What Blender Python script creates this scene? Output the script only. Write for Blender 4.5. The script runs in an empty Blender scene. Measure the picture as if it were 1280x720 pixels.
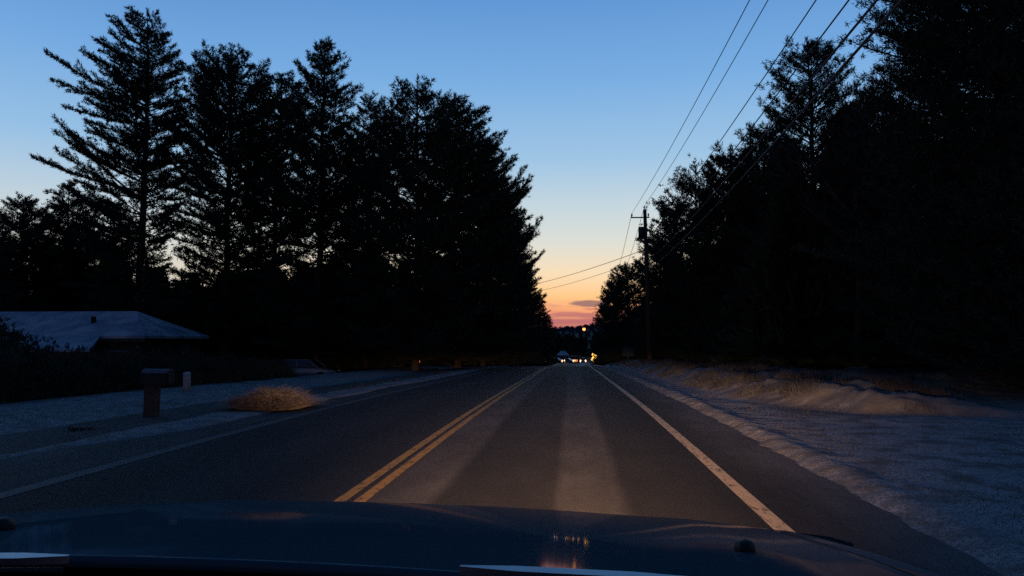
import bpy, bmesh, math, random
import numpy as np
from mathutils import Vector, Matrix, noise as mn
R = math.radians
SC = bpy.context.scene
COL = SC.collection

# ------------------------------------------------------------------ camera
W, H, F = 1280.0, 720.0, 924.0
YAW, PITCH = math.atan(74 / F), math.atan(65 / F)
CAMZ = 1.37
cd = bpy.data.cameras.new('camera'); cam = bpy.data.objects.new('camera', cd); COL.objects.link(cam)
cd.sensor_width = 36; cd.lens = 36 * F / W; cd.clip_start = 0.05; cd.clip_end = 5000
cam.location = (0, 0, CAMZ)
cam.rotation_euler = (R(90) + PITCH, 0, YAW)
SC.camera = cam
CM = cam.rotation_euler.to_matrix()

def at(px, py, Y):
    """world point at forward distance Y seen at a photo pixel (used once, to measure the place)"""
    d = CM @ Vector(((px - W / 2) / F, (H / 2 - py) / F, -1))
    k = Y / d.y
    return Vector((d.x * k, Y, CAMZ + d.z * k))

# ------------------------------------------------------------------ world: dusk sky
def lin(c):
    return tuple((v / 255 / 12.92) if v / 255 <= .04045 else ((v / 255 + .055) / 1.055) ** 2.4 for v in c)
SUN_EL, SUN_AZ = R(-1.5), R(4)
wd = bpy.data.worlds.new('World'); SC.world = wd; wd.use_nodes = True
nt = wd.node_tree; nt.nodes.clear()
def N(t, **k):
    n = nt.nodes.new(t)
    for a, b in k.items(): setattr(n, a, b)
    return n
def M_(op, a, b=None, c=None, clamp=False):
    n = N('ShaderNodeMath', operation=op, use_clamp=clamp)
    for i, v in enumerate((a, b, c)):
        if v is None: continue
        if isinstance(v, (int, float)): n.inputs[i].default_value = v
        else: nt.links.new(v, n.inputs[i])
    return n.outputs[0]
tc = N('ShaderNodeTexCoord'); sp = N('ShaderNodeSeparateXYZ'); nt.links.new(tc.outputs['Generated'], sp.inputs[0])
X_, Y_, Z_ = sp.outputs
def ramp(stops):
    r = N('ShaderNodeValToRGB'); e = r.color_ramp.elements; r.color_ramp.interpolation = 'LINEAR'
    while len(e) > 1: e.remove(e[0])
    e[0].position = stops[0][0]; e[0].color = (*stops[0][1], 1)
    for p, c in stops[1:]:
        q = e.new(p); q.color = (*c, 1)
    return r
west = ramp([(0.0, lin((150, 80, 80))), (.024, lin((196, 124, 116))), (.040, lin((240, 162, 118))), (.058, lin((249, 196, 136))),
             (.090, lin((242, 218, 182))), (.132, lin((214, 218, 211))), (.177, lin((192, 210, 219))), (.239, lin((154, 193, 225))),
             (.337, lin((116, 170, 223))), (.427, lin((92, 148, 210))), (.50, lin((44, 96, 158))), (.62, lin((15, 60, 108))), (1.0, lin((6, 40, 78)))])
side = ramp([(0.0, lin((128, 118, 124))), (.04, lin((186, 172, 160))), (.09, lin((216, 210, 196))), (.132, lin((205, 212, 210))), (.177, lin((182, 204, 220))), (.239, lin((146, 189, 226))),
             (.337, lin((112, 166, 222))), (.427, lin((88, 142, 204))), (.50, lin((44, 96, 158))), (.62, lin((15, 60, 108))), (1.0, lin((6, 40, 78)))])
east = ramp([(0.0, lin((34, 38, 56))), (.15, lin((28, 38, 60))), (.4, lin((12, 44, 82))), (1.0, lin((6, 40, 78)))])
zc = M_('MAXIMUM', Z_, 0.0)
nt.links.new(zc, west.inputs[0]); nt.links.new(zc, side.inputs[0]); nt.links.new(zc, east.inputs[0])
rad = M_('SQRT', M_('ADD', M_('MULTIPLY', X_, X_), M_('MULTIPLY', Y_, Y_)))
caz = M_('DIVIDE', Y_, M_('MAXIMUM', rad, 1e-4))
mr = N('ShaderNodeMapRange', interpolation_type='SMOOTHSTEP'); nt.links.new(caz, mr.inputs[0])
mr.inputs[1].default_value = 0.15; mr.inputs[2].default_value = 0.78
ms_ = N('ShaderNodeMapRange', interpolation_type='SMOOTHSTEP'); nt.links.new(caz, ms_.inputs[0])
ms_.inputs[1].default_value = 0.86; ms_.inputs[2].default_value = 0.985
mw = N('ShaderNodeMix', data_type='RGBA'); nt.links.new(ms_.outputs[0], mw.inputs[0]); nt.links.new(side.outputs[0], mw.inputs[6]); nt.links.new(west.outputs[0], mw.inputs[7])
mx = N('ShaderNodeMix', data_type='RGBA'); nt.links.new(mr.outputs[0], mx.inputs[0])
nt.links.new(east.outputs[0], mx.inputs[6]); nt.links.new(mw.outputs[2], mx.inputs[7])
# thin cloud streaks low over the sunset
az = M_('ARCTAN2', X_, Y_)
cv = N('ShaderNodeCombineXYZ'); nt.links.new(M_('MULTIPLY', az, 16.0), cv.inputs[0]); nt.links.new(M_('MULTIPLY', Z_, 190.0), cv.inputs[1])
cv.inputs[2].default_value = 3.3
nz = N('ShaderNodeTexNoise'); nt.links.new(cv.outputs[0], nz.inputs['Vector']); nz.inputs['Scale'].default_value = 1.0; nz.inputs['Detail'].default_value = 4
band = N('ShaderNodeMapRange', interpolation_type='SMOOTHSTEP'); nt.links.new(Z_, band.inputs[0])
band.inputs[1].default_value = .056; band.inputs[2].default_value = .036; band.inputs[3].default_value = 0; band.inputs[4].default_value = 1
cm = N('ShaderNodeMapRange', interpolation_type='SMOOTHSTEP'); nt.links.new(nz.outputs['Fac'], cm.inputs[0]); cm.inputs[1].default_value = .40; cm.inputs[2].default_value = .56
streak = M_('MULTIPLY', M_('MULTIPLY', cm.outputs[0], band.outputs[0]), .75)
# one long grey cloud bar (an ellipse in azimuth/elevation with a frayed edge)
n2 = N('ShaderNodeTexNoise'); nt.links.new(cv.outputs[0], n2.inputs['Vector']); n2.inputs['Scale'].default_value = 3.1; n2.inputs['Detail'].default_value = 3
ea = M_('DIVIDE', M_('SUBTRACT', az, .026), .030); eb = M_('DIVIDE', M_('SUBTRACT', Z_, .0490), .0042)
eb2 = M_('ADD', eb, M_('MULTIPLY', M_('SUBTRACT', n2.outputs['Fac'], .5), 1.2))
ed = M_('ADD', M_('MULTIPLY', ea, ea), M_('MULTIPLY', eb2, eb2))
bar = N('ShaderNodeMapRange', interpolation_type='SMOOTHSTEP'); nt.links.new(ed, bar.inputs[0]); bar.inputs[1].default_value = 1.25; bar.inputs[2].default_value = .45
m2 = N('ShaderNodeMix', data_type='RGBA'); nt.links.new(streak, m2.inputs[0]); nt.links.new(mx.outputs[2], m2.inputs[6]); m2.inputs[7].default_value = (*lin((170, 100, 112)), 1)
m3 = N('ShaderNodeMix', data_type='RGBA'); nt.links.new(M_('MULTIPLY', bar.outputs[0], .85), m3.inputs[0]); nt.links.new(m2.outputs[2], m3.inputs[6]); m3.inputs[7].default_value = (*lin((122, 96, 108)), 1)
bg1 = N('ShaderNodeBackground'); nt.links.new(m3.outputs[2], bg1.inputs[0]); bg1.inputs[1].default_value = 1.0
sky = N('ShaderNodeTexSky', sky_type='NISHITA'); sky.sun_disc = False; sky.sun_elevation = SUN_EL; sky.sun_rotation = SUN_AZ
bg2 = N('ShaderNodeBackground'); nt.links.new(sky.outputs[0], bg2.inputs[0]); bg2.inputs[1].default_value = 0.05  # faint
add = N('ShaderNodeAddShader'); nt.links.new(bg1.outputs[0], add.inputs[0]); nt.links.new(bg2.outputs[0], add.inputs[1])
wo = N('ShaderNodeOutputWorld'); nt.links.new(add.outputs[0], wo.inputs[0])

# faint last light of the sunken sun
sl = bpy.data.lights.new('sun', 'SUN'); sl.energy = 0.01; sl.angle = R(12); sl.color = (1, .62, .4)
so = bpy.data.objects.new('sun', sl); COL.objects.link(so); so.rotation_euler = (R(86), 0, R(180) - SUN_AZ)

# headlamps of the car the view is taken from (same places as its modelled headlamps)
CARX = -0.29
for sx in (-1, 1):
    l = bpy.data.lights.new('headlamp_beam', 'SPOT'); l.energy = 1750; l.spot_size = R(110); l.spot_blend = .6; l.shadow_soft_size = .06
    l.color = (1, .53, .25)
    o = bpy.data.objects.new('headlamp_beam', l); COL.objects.link(o)
    o.location = (CARX + sx * .66, 2.36, .68); o.rotation_euler = (R(90), 0, 0)
    # low-beam pattern of the reflector: strong just under a cut-off, weak near the bumper, narrow to the left
    l.use_nodes = True; t = l.node_tree; em = t.nodes['Emission']; tcl = t.nodes.new('ShaderNodeTexCoord'); sl_ = t.nodes.new('ShaderNodeSeparateXYZ')
    t.links.new(tcl.outputs['Normal'], sl_.inputs[0])
    def LM(op, a, b=0.0, cl=False):
        n = t.nodes.new('ShaderNodeMath'); n.operation = op; n.use_clamp = cl
        for i_, v_ in enumerate((a, b)):
            if isinstance(v_, (int, float)): n.inputs[i_].default_value = v_
            else: t.links.new(v_, n.inputs[i_])
        return n.outputs[0]
    az_ = LM('ABSOLUTE', sl_.outputs[2]); e_ = LM('DIVIDE', sl_.outputs[1], az_); x_ = LM('SUBTRACT', LM('DIVIDE', sl_.outputs[0], az_), .03)
    dn = LM('MAXIMUM', LM('MULTIPLY', e_, -1.0), .045)
    near_ = LM('POWER', LM('DIVIDE', .19, dn), 1.3)
    cut = t.nodes.new('ShaderNodeMapRange'); cut.interpolation_type = 'SMOOTHSTEP'; t.links.new(e_, cut.inputs[0])
    for i_, v_ in enumerate((-.036, .004, 1.0, .02)): cut.inputs[i_ + 1].default_value = v_
    wid = t.nodes.new('ShaderNodeMapRange'); t.links.new(x_, wid.inputs[0])
    for i_, v_ in enumerate((-.1, .1, .29, .34)): wid.inputs[i_ + 1].default_value = v_
    xr = LM('DIVIDE', x_, wid.outputs[0]); g_ = LM('POWER', 2.718, LM('MULTIPLY', LM('MULTIPLY', xr, xr), -1.0))
    t.links.new(LM('MULTIPLY', LM('MULTIPLY', near_, cut.outputs[0]), g_), em.inputs['Strength'])

SC.view_settings.view_transform = 'Standard'; SC.view_settings.look = 'None'
SC.view_settings.exposure = 0; SC.view_settings.gamma = 1; SC.view_settings.use_curve_mapping = False
SC.cycles.use_denoising = False
SC.cycles.max_bounces = 4; SC.cycles.diffuse_bounces = 2; SC.cycles.glossy_bounces = 3; SC.cycles.transmission_bounces = 2
SC.cycles.sample_clamp_indirect = 1.5
wd.cycles.sampling_method = 'MANUAL'; wd.cycles.sample_map_resolution = 2048

# ------------------------------------------------------------------ materials
MATS = {}
def mat(name, col, rough=.8, metal=0, spec=.5, coat=0, var=None, vscale=4, bump=0, bscale=30, emit=None, estr=0):
    if name in MATS: return MATS[name]
    m = bpy.data.materials.new(name); m.use_nodes = True; t = m.node_tree; b = t.nodes['Principled BSDF']
    b.inputs['Base Color'].default_value = (*col, 1); b.inputs['Roughness'].default_value = rough; b.inputs['Metallic'].default_value = metal
    b.inputs['Specular IOR Level'].default_value = spec; b.inputs['Coat Weight'].default_value = coat; b.inputs['Coat Roughness'].default_value = .05
    tcn = t.nodes.new('ShaderNodeTexCoord')
    if var:
        n = t.nodes.new('ShaderNodeTexNoise'); n.inputs['Scale'].default_value = vscale; n.inputs['Detail'].default_value = 6
        t.links.new(tcn.outputs['Object'], n.inputs['Vector'])
        r = t.nodes.new('ShaderNodeValToRGB'); r.color_ramp.elements[0].position = .35; r.color_ramp.elements[1].position = .65
        r.color_ramp.elements[0].color = (*col, 1); r.color_ramp.elements[1].color = (*var, 1)
        t.links.new(n.outputs['Fac'], r.inputs[0]); t.links.new(r.outputs[0], b.inputs['Base Color'])
    if bump:
        n = t.nodes.new('ShaderNodeTexNoise'); n.inputs['Scale'].default_value = bscale; n.inputs['Detail'].default_value = 5
        t.links.new(tcn.outputs['Object'], n.inputs['Vector'])
        bm_ = t.nodes.new('ShaderNodeBump'); bm_.inputs['Strength'].default_value = bump; bm_.inputs['Distance'].default_value = .02
        t.links.new(n.outputs['Fac'], bm_.inputs['Height']); t.links.new(bm_.outputs[0], b.inputs['Normal'])
    if emit:
        m.cycles.emission_sampling = 'NONE'
        b.inputs['Emission Color'].default_value = (*emit, 1); b.inputs['Emission Strength'].default_value = estr
    MATS[name] = m
    return m
NEEDLE = mat('needles', (.030, .050, .030), .75, var=(.055, .080, .045), vscale=.8)
NEEDLE2 = mat('needles_blue', (.028, .046, .036), .75, var=(.05, .07, .055), vscale=.8)
BARK = mat('bark', (.07, .055, .045), .9, var=(.12, .10, .085), vscale=9, bump=.5)
TWIG = mat('bare_twig', (.09, .075, .065), .9, var=(.13, .11, .1), vscale=5)
DRYLEAF = mat('dry_leaf', (.12, .075, .045), .85, var=(.2, .13, .08), vscale=2)
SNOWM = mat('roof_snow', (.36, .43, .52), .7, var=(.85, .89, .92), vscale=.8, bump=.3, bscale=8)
POLEM = mat('pole_wood', (.10, .075, .055), .9, var=(.15, .12, .095), vscale=12, bump=.4)
WIREM = mat('cable', (.14, .14, .145), .6)
PAINT = mat('car_paint', (.055, .125, .155), .6, metal=0, spec=.0, coat=.5, var=(.065, .135, .165), vscale=3)
BLACKP = mat('black_plastic', (.012, .012, .013), .55, bump=.2, bscale=200)
CHROME = mat('chrome', (.6, .6, .62), .15, metal=1)
GLASS = mat('dark_glass', (.015, .018, .022), .05, coat=1)
TYRE = mat('tyre', (.02, .02, .02), .9)
RIM = mat('rim', (.4, .4, .42), .3, metal=1)

def newmesh(name, V, Fc, m, parent=None, smooth=False):
    """V: (n,3) array, Fc: (k,3|4) array or list of tuples"""
    me = bpy.data.meshes.new(name)
    V = np.asarray(V, dtype=np.float32)
    if isinstance(Fc, np.ndarray):
        k, s = Fc.shape
        me.vertices.add(len(V)); me.vertices.foreach_set('co', V.ravel())
        me.loops.add(k * s); me.loops.foreach_set('vertex_index', Fc.astype(np.int32).ravel())
        me.polygons.add(k); me.polygons.foreach_set('loop_start', np.arange(0, k * s, s, dtype=np.int32))
        me.polygons.foreach_set('loop_total', np.full(k, s, dtype=np.int32)); me.update(calc_edges=True)
    else:
        me.from_pydata([tuple(map(float, v)) for v in V], [], Fc); me.update()
    if smooth: me.polygons.foreach_set('use_smooth', [True] * len(me.polygons))
    ms = m if isinstance(m, (list, tuple)) else [m]
    for q in ms: me.materials.append(q)
    o = bpy.data.objects.new(name, me); COL.objects.link(o)
    if parent: o.parent = parent
    return o

class MB:
    """collects simple shapes, builds ONE mesh object"""
    def __init__(s): s.v = []; s.f = []
    def add(s, vs, fs):
        n = len(s.v); s.v += [tuple(v) for v in vs]; s.f += [tuple(i + n for i in f) for f in fs]; return s
    def box(s, a, b, M=None):
        x0, y0, z0 = a; x1, y1, z1 = b
        vs = [Vector(p) for p in ((x0, y0, z0), (x1, y0, z0), (x1, y1, z0), (x0, y1, z0), (x0, y0, z1), (x1, y0, z1), (x1, y1, z1), (x0, y1, z1))]
        if M: vs = [M @ v for v in vs]
        return s.add(vs, [(0, 3, 2, 1), (4, 5, 6, 7), (0, 1, 5, 4), (1, 2, 6, 5), (2, 3, 7, 6), (3, 0, 4, 7)])
    def tube(s, pts, rs, n=8, cap=True):
        pts = [Vector(p) for p in pts]
        if isinstance(rs, (int, float)): rs = [rs] * len(pts)
        rings = []; vs = []
        for i, p in enumerate(pts):
            d = (pts[min(i + 1, len(pts) - 1)] - pts[max(i - 1, 0)]).normalized()
            u = d.cross(Vector((0, 0, 1)) if abs(d.z) < .95 else Vector((1, 0, 0))).normalized(); w = d.cross(u)
            for k in range(n):
                a = 2 * math.pi * k / n; vs.append(p + (u * math.cos(a) + w * math.sin(a)) * rs[i])
        fs = [(i * n + k, i * n + (k + 1) % n, (i + 1) * n + (k + 1) % n, (i + 1) * n + k) for i in range(len(pts) - 1) for k in range(n)]
        if cap: fs += [tuple(range(n))[::-1], tuple((len(pts) - 1) * n + k for k in range(n))]
        return s.add(vs, fs)
    def ball(s, c, r, n=10, m=7, sc=(1, 1, 1)):
        c = Vector(c); vs = []; fs = []
        for j in range(m + 1):
            t = math.pi * j / m
            for k in range(n):
                a = 2 * math.pi * k / n
                vs.append(c + Vector((r * sc[0] * math.sin(t) * math.cos(a), r * sc[1] * math.sin(t) * math.sin(a), r * sc[2] * math.cos(t))))
        for j in range(m):
            for k in range(n): fs.append((j * n + k, (j + 1) * n + k, (j + 1) * n + (k + 1) % n, j * n + (k + 1) % n))
        return s.add(vs, fs)
    def build(s, name, m, parent=None, smooth=False, bevel=0):
        o = newmesh(name, np.array(s.v), s.f, m, parent, smooth)
        if bevel:
            b = o.modifiers.new('bevel', 'BEVEL'); b.width = bevel; b.segments = 2; b.limit_method = 'ANGLE'
        return o

def tag(o, label=None, cat=None, group=None, kind=None):
    if label: o['label'] = label
    if cat: o['category'] = cat
    if group: o['group'] = group
    if kind: o['kind'] = kind
    return o
def thing(name, label, cat, loc=(0, 0, 0), rz=0, group=None):
    o = bpy.data.objects.new(name, None); COL.objects.link(o); o.empty_display_size = .2
    o.location = loc; o.rotation_euler = (0, 0, rz)
    return tag(o, label, cat, group)
def dup(root, loc=None, rz=None, scale=None, label=None, group=None):
    def cp(o, par):
        c = o.copy(); COL.objects.link(c)
        if par: c.parent = par
        for ch in [q for q in list(COL.objects) if q.parent == o]: cp(ch, c)
        return c
    r = cp(root, None)
    if loc is not None: r.location = loc
    if rz is not None: r.rotation_euler = (0, 0, rz)
    if scale is not None: r.scale = scale if hasattr(scale, '__len__') else (scale,) * 3
    if label: r['label'] = label
    if group: r['group'] = group
    return r

# ------------------------------------------------------------------ terrain
PY = [-400, 0, 13, 22, 32, 50, 62, 80, 110, 150, 200, 250, 300, 500, 900, 3000]
PZ = [0, 0, 0, -.12, -.29, -.57, -.80, -1.50, -2.90, -4.35, -5.9, -6.55, -7.2, -9, -10, -10]
def prof(y):
    y = np.asarray(y, dtype=float)
    return sum(np.interp(y + k * 2.0, PY, PZ) for k in (-2, -1, 0, 1, 2)) / 5 + 0.0
def ss(a, b, v):
    t = np.clip((v - a) / (b - a), 0, 1); return t * t * (3 - 2 * t)
rng = np.random.default_rng(7)
_tab = rng.random((256, 256))
def vn(x, y):
    x = np.asarray(x, float); y = np.asarray(y, float)
    xi = np.floor(x).astype(int); yi = np.floor(y).astype(int); fx = x - xi; fy = y - yi
    fx = fx * fx * (3 - 2 * fx); fy = fy * fy * (3 - 2 * fy)
    g = lambda a, b: _tab[a % 256, b % 256]
    return (g(xi, yi) * (1 - fx) + g(xi + 1, yi) * fx) * (1 - fy) + (g(xi, yi + 1) * (1 - fx) + g(xi + 1, yi + 1) * fx) * fy
def fbm(x, y, o=4):
    s = 0; a = .5
    for i in range(o): s = s + a * vn(x * 2 ** i + 17 * i, y * 2 ** i + 31 * i); a *= .5
    return s
def bank_line(y):   # foot of the rough bank on the right
    return np.interp(y, [12.5, 13.6, 14.5, 16.5, 19, 40, 300], [12, 7.6, 5.0, 4.1, 3.55, 3.3, 3.3])
def ground(x, y):
    x = np.asarray(x, float); y = np.asarray(y, float)
    p = prof(y)
    # left snow edge
    eL = -5.62 - .9 * ss(12, 7, y) - .45 * (fbm(y * .35 + 5, x * .2, 3) - .45) - .10 * (vn(y * 3, x * 3) - .5)
    mL = ss(0, .35, eL - x)
    zl = -.05 + mL * (.075 + .05 * (fbm(x * 1.1, y * .8) - .4)) - .16 * ss(-6.4, -8, x) + .10 * ss(-8.5, -11, x) \
        - 1.35 * ss(-12.5, -22, x) * ss(160, 70, y) + .25 * ss(-8, -30, x) * (fbm(x * .12, y * .12) - .5)
    # right snow edge
    eR = 2.28 + .22 * (fbm(y * .4 + 40, x * .3, 3) - .45) + .10 * (vn(y * 2.1, x * 3) - .5) + .10 * (vn(y * 6.3, x * 7) - .5)
    mR = ss(0, .5, x - eR)
    zr = -.05 + mR * (.075 + .04 * (fbm(x * 1.3 + 9, y * .9) - .4)) + .035 * np.exp(-((x - 2.75) / .22) ** 2)
    zr = zr + mR * .022 * (vn(x * 9, y * 8.3) ** 2) * np.exp(-((x - 2.9) / .6) ** 2)
    bl = bank_line(y); t = ss(0, 1.5, x - bl)
    lump = fbm(x * .9 + 3, y * .7 + 8, 4)
    lump = lump + .28 * (fbm(x * 3.1, y * 2.3, 3) - .45) + .12 * (vn(x * 9, y * 8) - .5)
    fade = 1 - .85 * ss(6.2, 8.5, x) * ss(22, 15, y)
    zr = zr + t * (.08 + .66 * lump) * fade + .6 * ss(9, 30, x)
    return p + np.where(x < -1.8, zl, zr)
def axis(parts):
    a = []
    for s, e, n in parts: a += list(np.linspace(s, e, n, endpoint=False))
    a.append(parts[-1][1]); return np.array(a)
gx = np.concatenate([-np.geomspace(2500, 60, 14), axis([(-60, -20, 30), (-20, -9, 50), (-9, -5.0, 70), (-5, 2.0, 6), (2.0, 3.2, 26), (3.2, 12, 100), (12, 30, 30), (30, 60, 12)]), np.geomspace(70, 2500, 12)])
gy = np.concatenate([np.linspace(-300, -6, 12), axis([(0, 3.5, 6), (3.5, 20, 170), (20, 40, 100), (40, 80, 80), (80, 160, 50), (160, 320, 30)]), np.geomspace(340, 3000, 16)])
GX, GY = np.meshgrid(gx, gy); GZ = ground(GX, GY)
nx, ny = len(gx), len(gy)
idx = np.arange(nx * ny).reshape(ny, nx)
Fq = np.stack([idx[:-1, :-1], idx[:-1, 1:], idx[1:, 1:], idx[1:, :-1]], -1).reshape(-1, 4)

def groundmat():
    m = bpy.data.materials.new('snowy_ground'); m.use_nodes = True; t = m.node_tree; b = t.nodes['Principled BSDF']; L = t.links
    g = t.nodes.new('ShaderNodeNewGeometry'); s = t.nodes.new('ShaderNodeSeparateXYZ'); L.new(g.outputs['Position'], s.inputs[0])
    def mp(i, a, b_, c=0, d=1):
        n = t.nodes.new('ShaderNodeMapRange'); n.interpolation_type = 'SMOOTHSTEP'; L.new(i, n.inputs[0])
        for k, v in enumerate((a, b_, c, d)): n.inputs[k + 1].default_value = v
        return n.outputs[0]
    def mm(op, a, b_):
        n = t.nodes.new('ShaderNodeMath'); n.operation = op; n.use_clamp = True
        for k, v in enumerate((a, b_)):
            if isinstance(v, (int, float)): n.inputs[k].default_value = v
            else: L.new(v, n.inputs[k])
        return n.outputs[0]
    def nz(sc, det=6, vec=None):
        n = t.nodes.new('ShaderNodeTexNoise'); n.inputs['Scale'].default_value = sc; n.inputs['Detail'].default_value = det
        n.inputs['Roughness'].default_value = .62
        L.new(vec or g.outputs['Position'], n.inputs['Vector']); return n.outputs['Fac']
    snow = mp(nz(2.2, 9), .36, .56)                    # patchy thin cover
    fine = mp(nz(34, 4), .40, .58, .15, 1)
    snow = mm('MULTIPLY', snow, fine)
    # woodland floor beyond the lawn and beyond the bank is leaf litter, hardly any snow
    wl = mp(s.outputs[0], -12.0, -13.8); wr = mp(s.outputs[0], 9.0, 11.5)
    farr = mp(s.outputs[1], 14, 19); wr2 = mm('MULTIPLY', mp(s.outputs[0], 4.9, 6.8), farr)
    edg = mm('MAXIMUM', mp(s.outputs[0], 3.3, 2.3), mm('MULTIPLY', mp(s.outputs[0], -7.2, -5.6), mp(s.outputs[0], 0, -1)))
    snow = mm('MULTIPLY', snow, mm('SUBTRACT', 1.0, mm('MULTIPLY', edg, mp(nz(7, 7), .36, .62, .0, .8))))
    bank = mm('MULTIPLY', mp(s.outputs[0], 3.6, 4.4), mp(s.outputs[1], 13.0, 14.5))
    snow = mm('MULTIPLY', snow, mm('SUBTRACT', 1.0, mm('MULTIPLY', bank, mp(nz(2.6, 8), .34, .54, .40, .97))))
    wood = mm('MAXIMUM', wl, mm('MAXIMUM', wr, wr2))
    snow = mm('MULTIPLY', mm('ADD', mm('MULTIPLY', snow, .70), .24), mm('SUBTRACT', 1.0, mm('MULTIPLY', wood, .93)))
    c1 = t.nodes.new('ShaderNodeMix'); c1.data_type = 'RGBA'; L.new(nz(5), c1.inputs[0])
    c1.inputs[6].default_value = (.06, .052, .042, 1); c1.inputs[7].default_value = (.15, .13, .105, 1)
    c2 = t.nodes.new('ShaderNodeMix'); c2.data_type = 'RGBA'; L.new(nz(.5, 3), c2.inputs[0])
    c2.inputs[6].default_value = (.46, .48, .49, 1); c2.inputs[7].default_value = (.72, .74, .75, 1)
    c3 = t.nodes.new('ShaderNodeMix'); c3.data_type = 'RGBA'; L.new(snow, c3.inputs[0]); L.new(c1.outputs[2], c3.inputs[6]); L.new(c2.outputs[2], c3.inputs[7])
    L.new(c3.outputs[2], b.inputs['Base Color']); b.inputs['Roughness'].default_value = .85; b.inputs['Specular IOR Level'].default_value = .2
    bp = t.nodes.new('ShaderNodeBump'); bp.inputs['Strength'].default_value = .6; bp.inputs['Distance'].default_value = .03
    L.new(nz(22, 8), bp.inputs['Height']); L.new(bp.outputs[0], b.inputs['Normal'])
    return m
o = newmesh('ground', np.stack([GX, GY, GZ], -1).reshape(-1, 3), Fq, groundmat(), smooth=True); tag(o, kind='structure')

# road: one sheet following the same profile
def strip(name, x0, x1, dz, m, y0=-30, y1=330, nseg=150, nxs=8, wob=0):
    ys = np.concatenate([np.linspace(y0, 0, 8, endpoint=False), np.linspace(0, y1, nseg)])
    xs = np.linspace(x0, x1, nxs); A, B = np.meshgrid(xs, ys); Z = prof(B) + dz
    i = np.arange(A.size).reshape(A.shape)
    f = np.stack([i[:-1, :-1], i[:-1, 1:], i[1:, 1:], i[1:, :-1]], -1).reshape(-1, 4)
    return newmesh(name, np.stack([A, B, Z], -1).reshape(-1, 3), f, m, smooth=True)
def roadmat():
    m = bpy.data.materials.new('asphalt'); m.use_nodes = True; t = m.node_tree; b = t.nodes['Principled BSDF']; L = t.links
    g = t.nodes.new('ShaderNodeNewGeometry'); s = t.nodes.new('ShaderNodeSeparateXYZ'); L.new(g.outputs['Position'], s.inputs[0])
    def math_(op, a, b_, clamp=False):
        n = t.nodes.new('ShaderNodeMath'); n.operation = op; n.use_clamp = clamp
        for k, v in enumerate((a, b_)):
            if isinstance(v, (int, float)): n.inputs[k].default_value = v
            else: L.new(v, n.inputs[k])
        return n.outputs[0]
    def nz(sc, det=6, sy=1.0):
        mp = t.nodes.new('ShaderNodeMapping'); mp.inputs['Scale'].default_value = (1, sy, 1); L.new(g.outputs['Position'], mp.inputs[0])
        n = t.nodes.new('ShaderNodeTexNoise'); n.inputs['Scale'].default_value = sc; n.inputs['Detail'].default_value = det; n.inputs['Roughness'].default_value = .65
        L.new(mp.outputs[0], n.inputs['Vector']); return n.outputs['Fac']
    # x wobbling a little along the road, then a ramp of dry-salt cover across the lane
    wx = math_('ADD', s.outputs[0], math_('MULTIPLY', math_('SUBTRACT', nz(.9, 5, .16), .5), .16))
    mr = t.nodes.new('ShaderNodeMapRange'); L.new(wx, mr.inputs[0]); mr.inputs[1].default_value = -8; mr.inputs[2].default_value = 4
    r = t.nodes.new('ShaderNodeValToRGB'); e = r.color_ramp.elements
    st = [(-8, .5), (-5.6, .45), (-5.1, .35), (-4.9, .12), (-4.3, .05), (-3.6, .14), (-2.8, .05), (-2.2, .16), (-2.0, .2), (-1.75, .62), (-1.25, .66), (-1.08, .12), (-.22, .16),
          (-.08, .72), (.42, .66), (.58, .14), (1.36, .10), (1.5, .3), (1.75, .3), (2.1, .55), (2.4, .8), (4, .9)]
    st = [(-8, .5), (-5.4, .45), (-4.9, .12), (-4.2, .06), (-3.6, .16), (-2.9, .06), (-2.0, .2), (-1.74, .55), (-1.24, .62), (-1.12, .12),
          (-.18, .16), (-.10, .62), (.40, .56), (.50, .12), (1.40, .10), (1.75, .25), (2.1, .65), (2.4, 1.0)]
    e[0].position = (st[0][0] + 8) / 12; e[0].color = (st[0][1],) * 3 + (1,)
    e[1].position = (st[-1][0] + 8) / 12; e[1].color = (st[-1][1],) * 3 + (1,)
    for x, v in st[1:-1]:
        q = e.new((x + 8) / 12); q.color = (v, v, v, 1)
    L.new(mr.outputs[0], r.inputs[0])
    blot = t.nodes.new('ShaderNodeMapRange'); L.new(nz(1.3, 7, .4), blot.inputs[0]); blot.inputs[1].default_value = .3; blot.inputs[2].default_value = .66; blot.inputs[3].default_value = .45; blot.inputs[4].default_value = 1.35
    salt = math_('MULTIPLY', r.outputs[0], blot.outputs[0], True)
    grain = t.nodes.new('ShaderNodeMapRange'); L.new(nz(160, 2), grain.inputs[0]); grain.inputs[1].default_value = .3; grain.inputs[2].default_value = .7; grain.inputs[3].default_value = .7; grain.inputs[4].default_value = 1.3
    c = t.nodes.new('ShaderNodeMix'); c.data_type = 'RGBA'; L.new(salt, c.inputs[0]); c.inputs[6].default_value = (.026, .026, .027, 1); c.inputs[7].default_value = (.18, .172, .168, 1)
    c2 = t.nodes.new('ShaderNodeMix'); c2.data_type = 'RGBA'; c2.blend_type = 'MULTIPLY'; c2.inputs[0].default_value = 1; L.new(c.outputs[2], c2.inputs[6])
    cg = t.nodes.new('ShaderNodeCombineColor')
    for k in range(3): L.new(grain.outputs[0], cg.inputs[k])
    L.new(cg.outputs[0], c2.inputs[7]); L.new(c2.outputs[2], b.inputs['Base Color'])
    b.inputs['Roughness'].default_value = .8; b.inputs['Specular IOR Level'].default_value = .22
    bp = t.nodes.new('ShaderNodeBump'); bp.inputs['Strength'].default_value = .5; bp.inputs['Distance'].default_value = .01
    L.new(nz(90, 3), bp.inputs['Height']); L.new(bp.outputs[0], b.inputs['Normal'])
    return m
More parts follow.
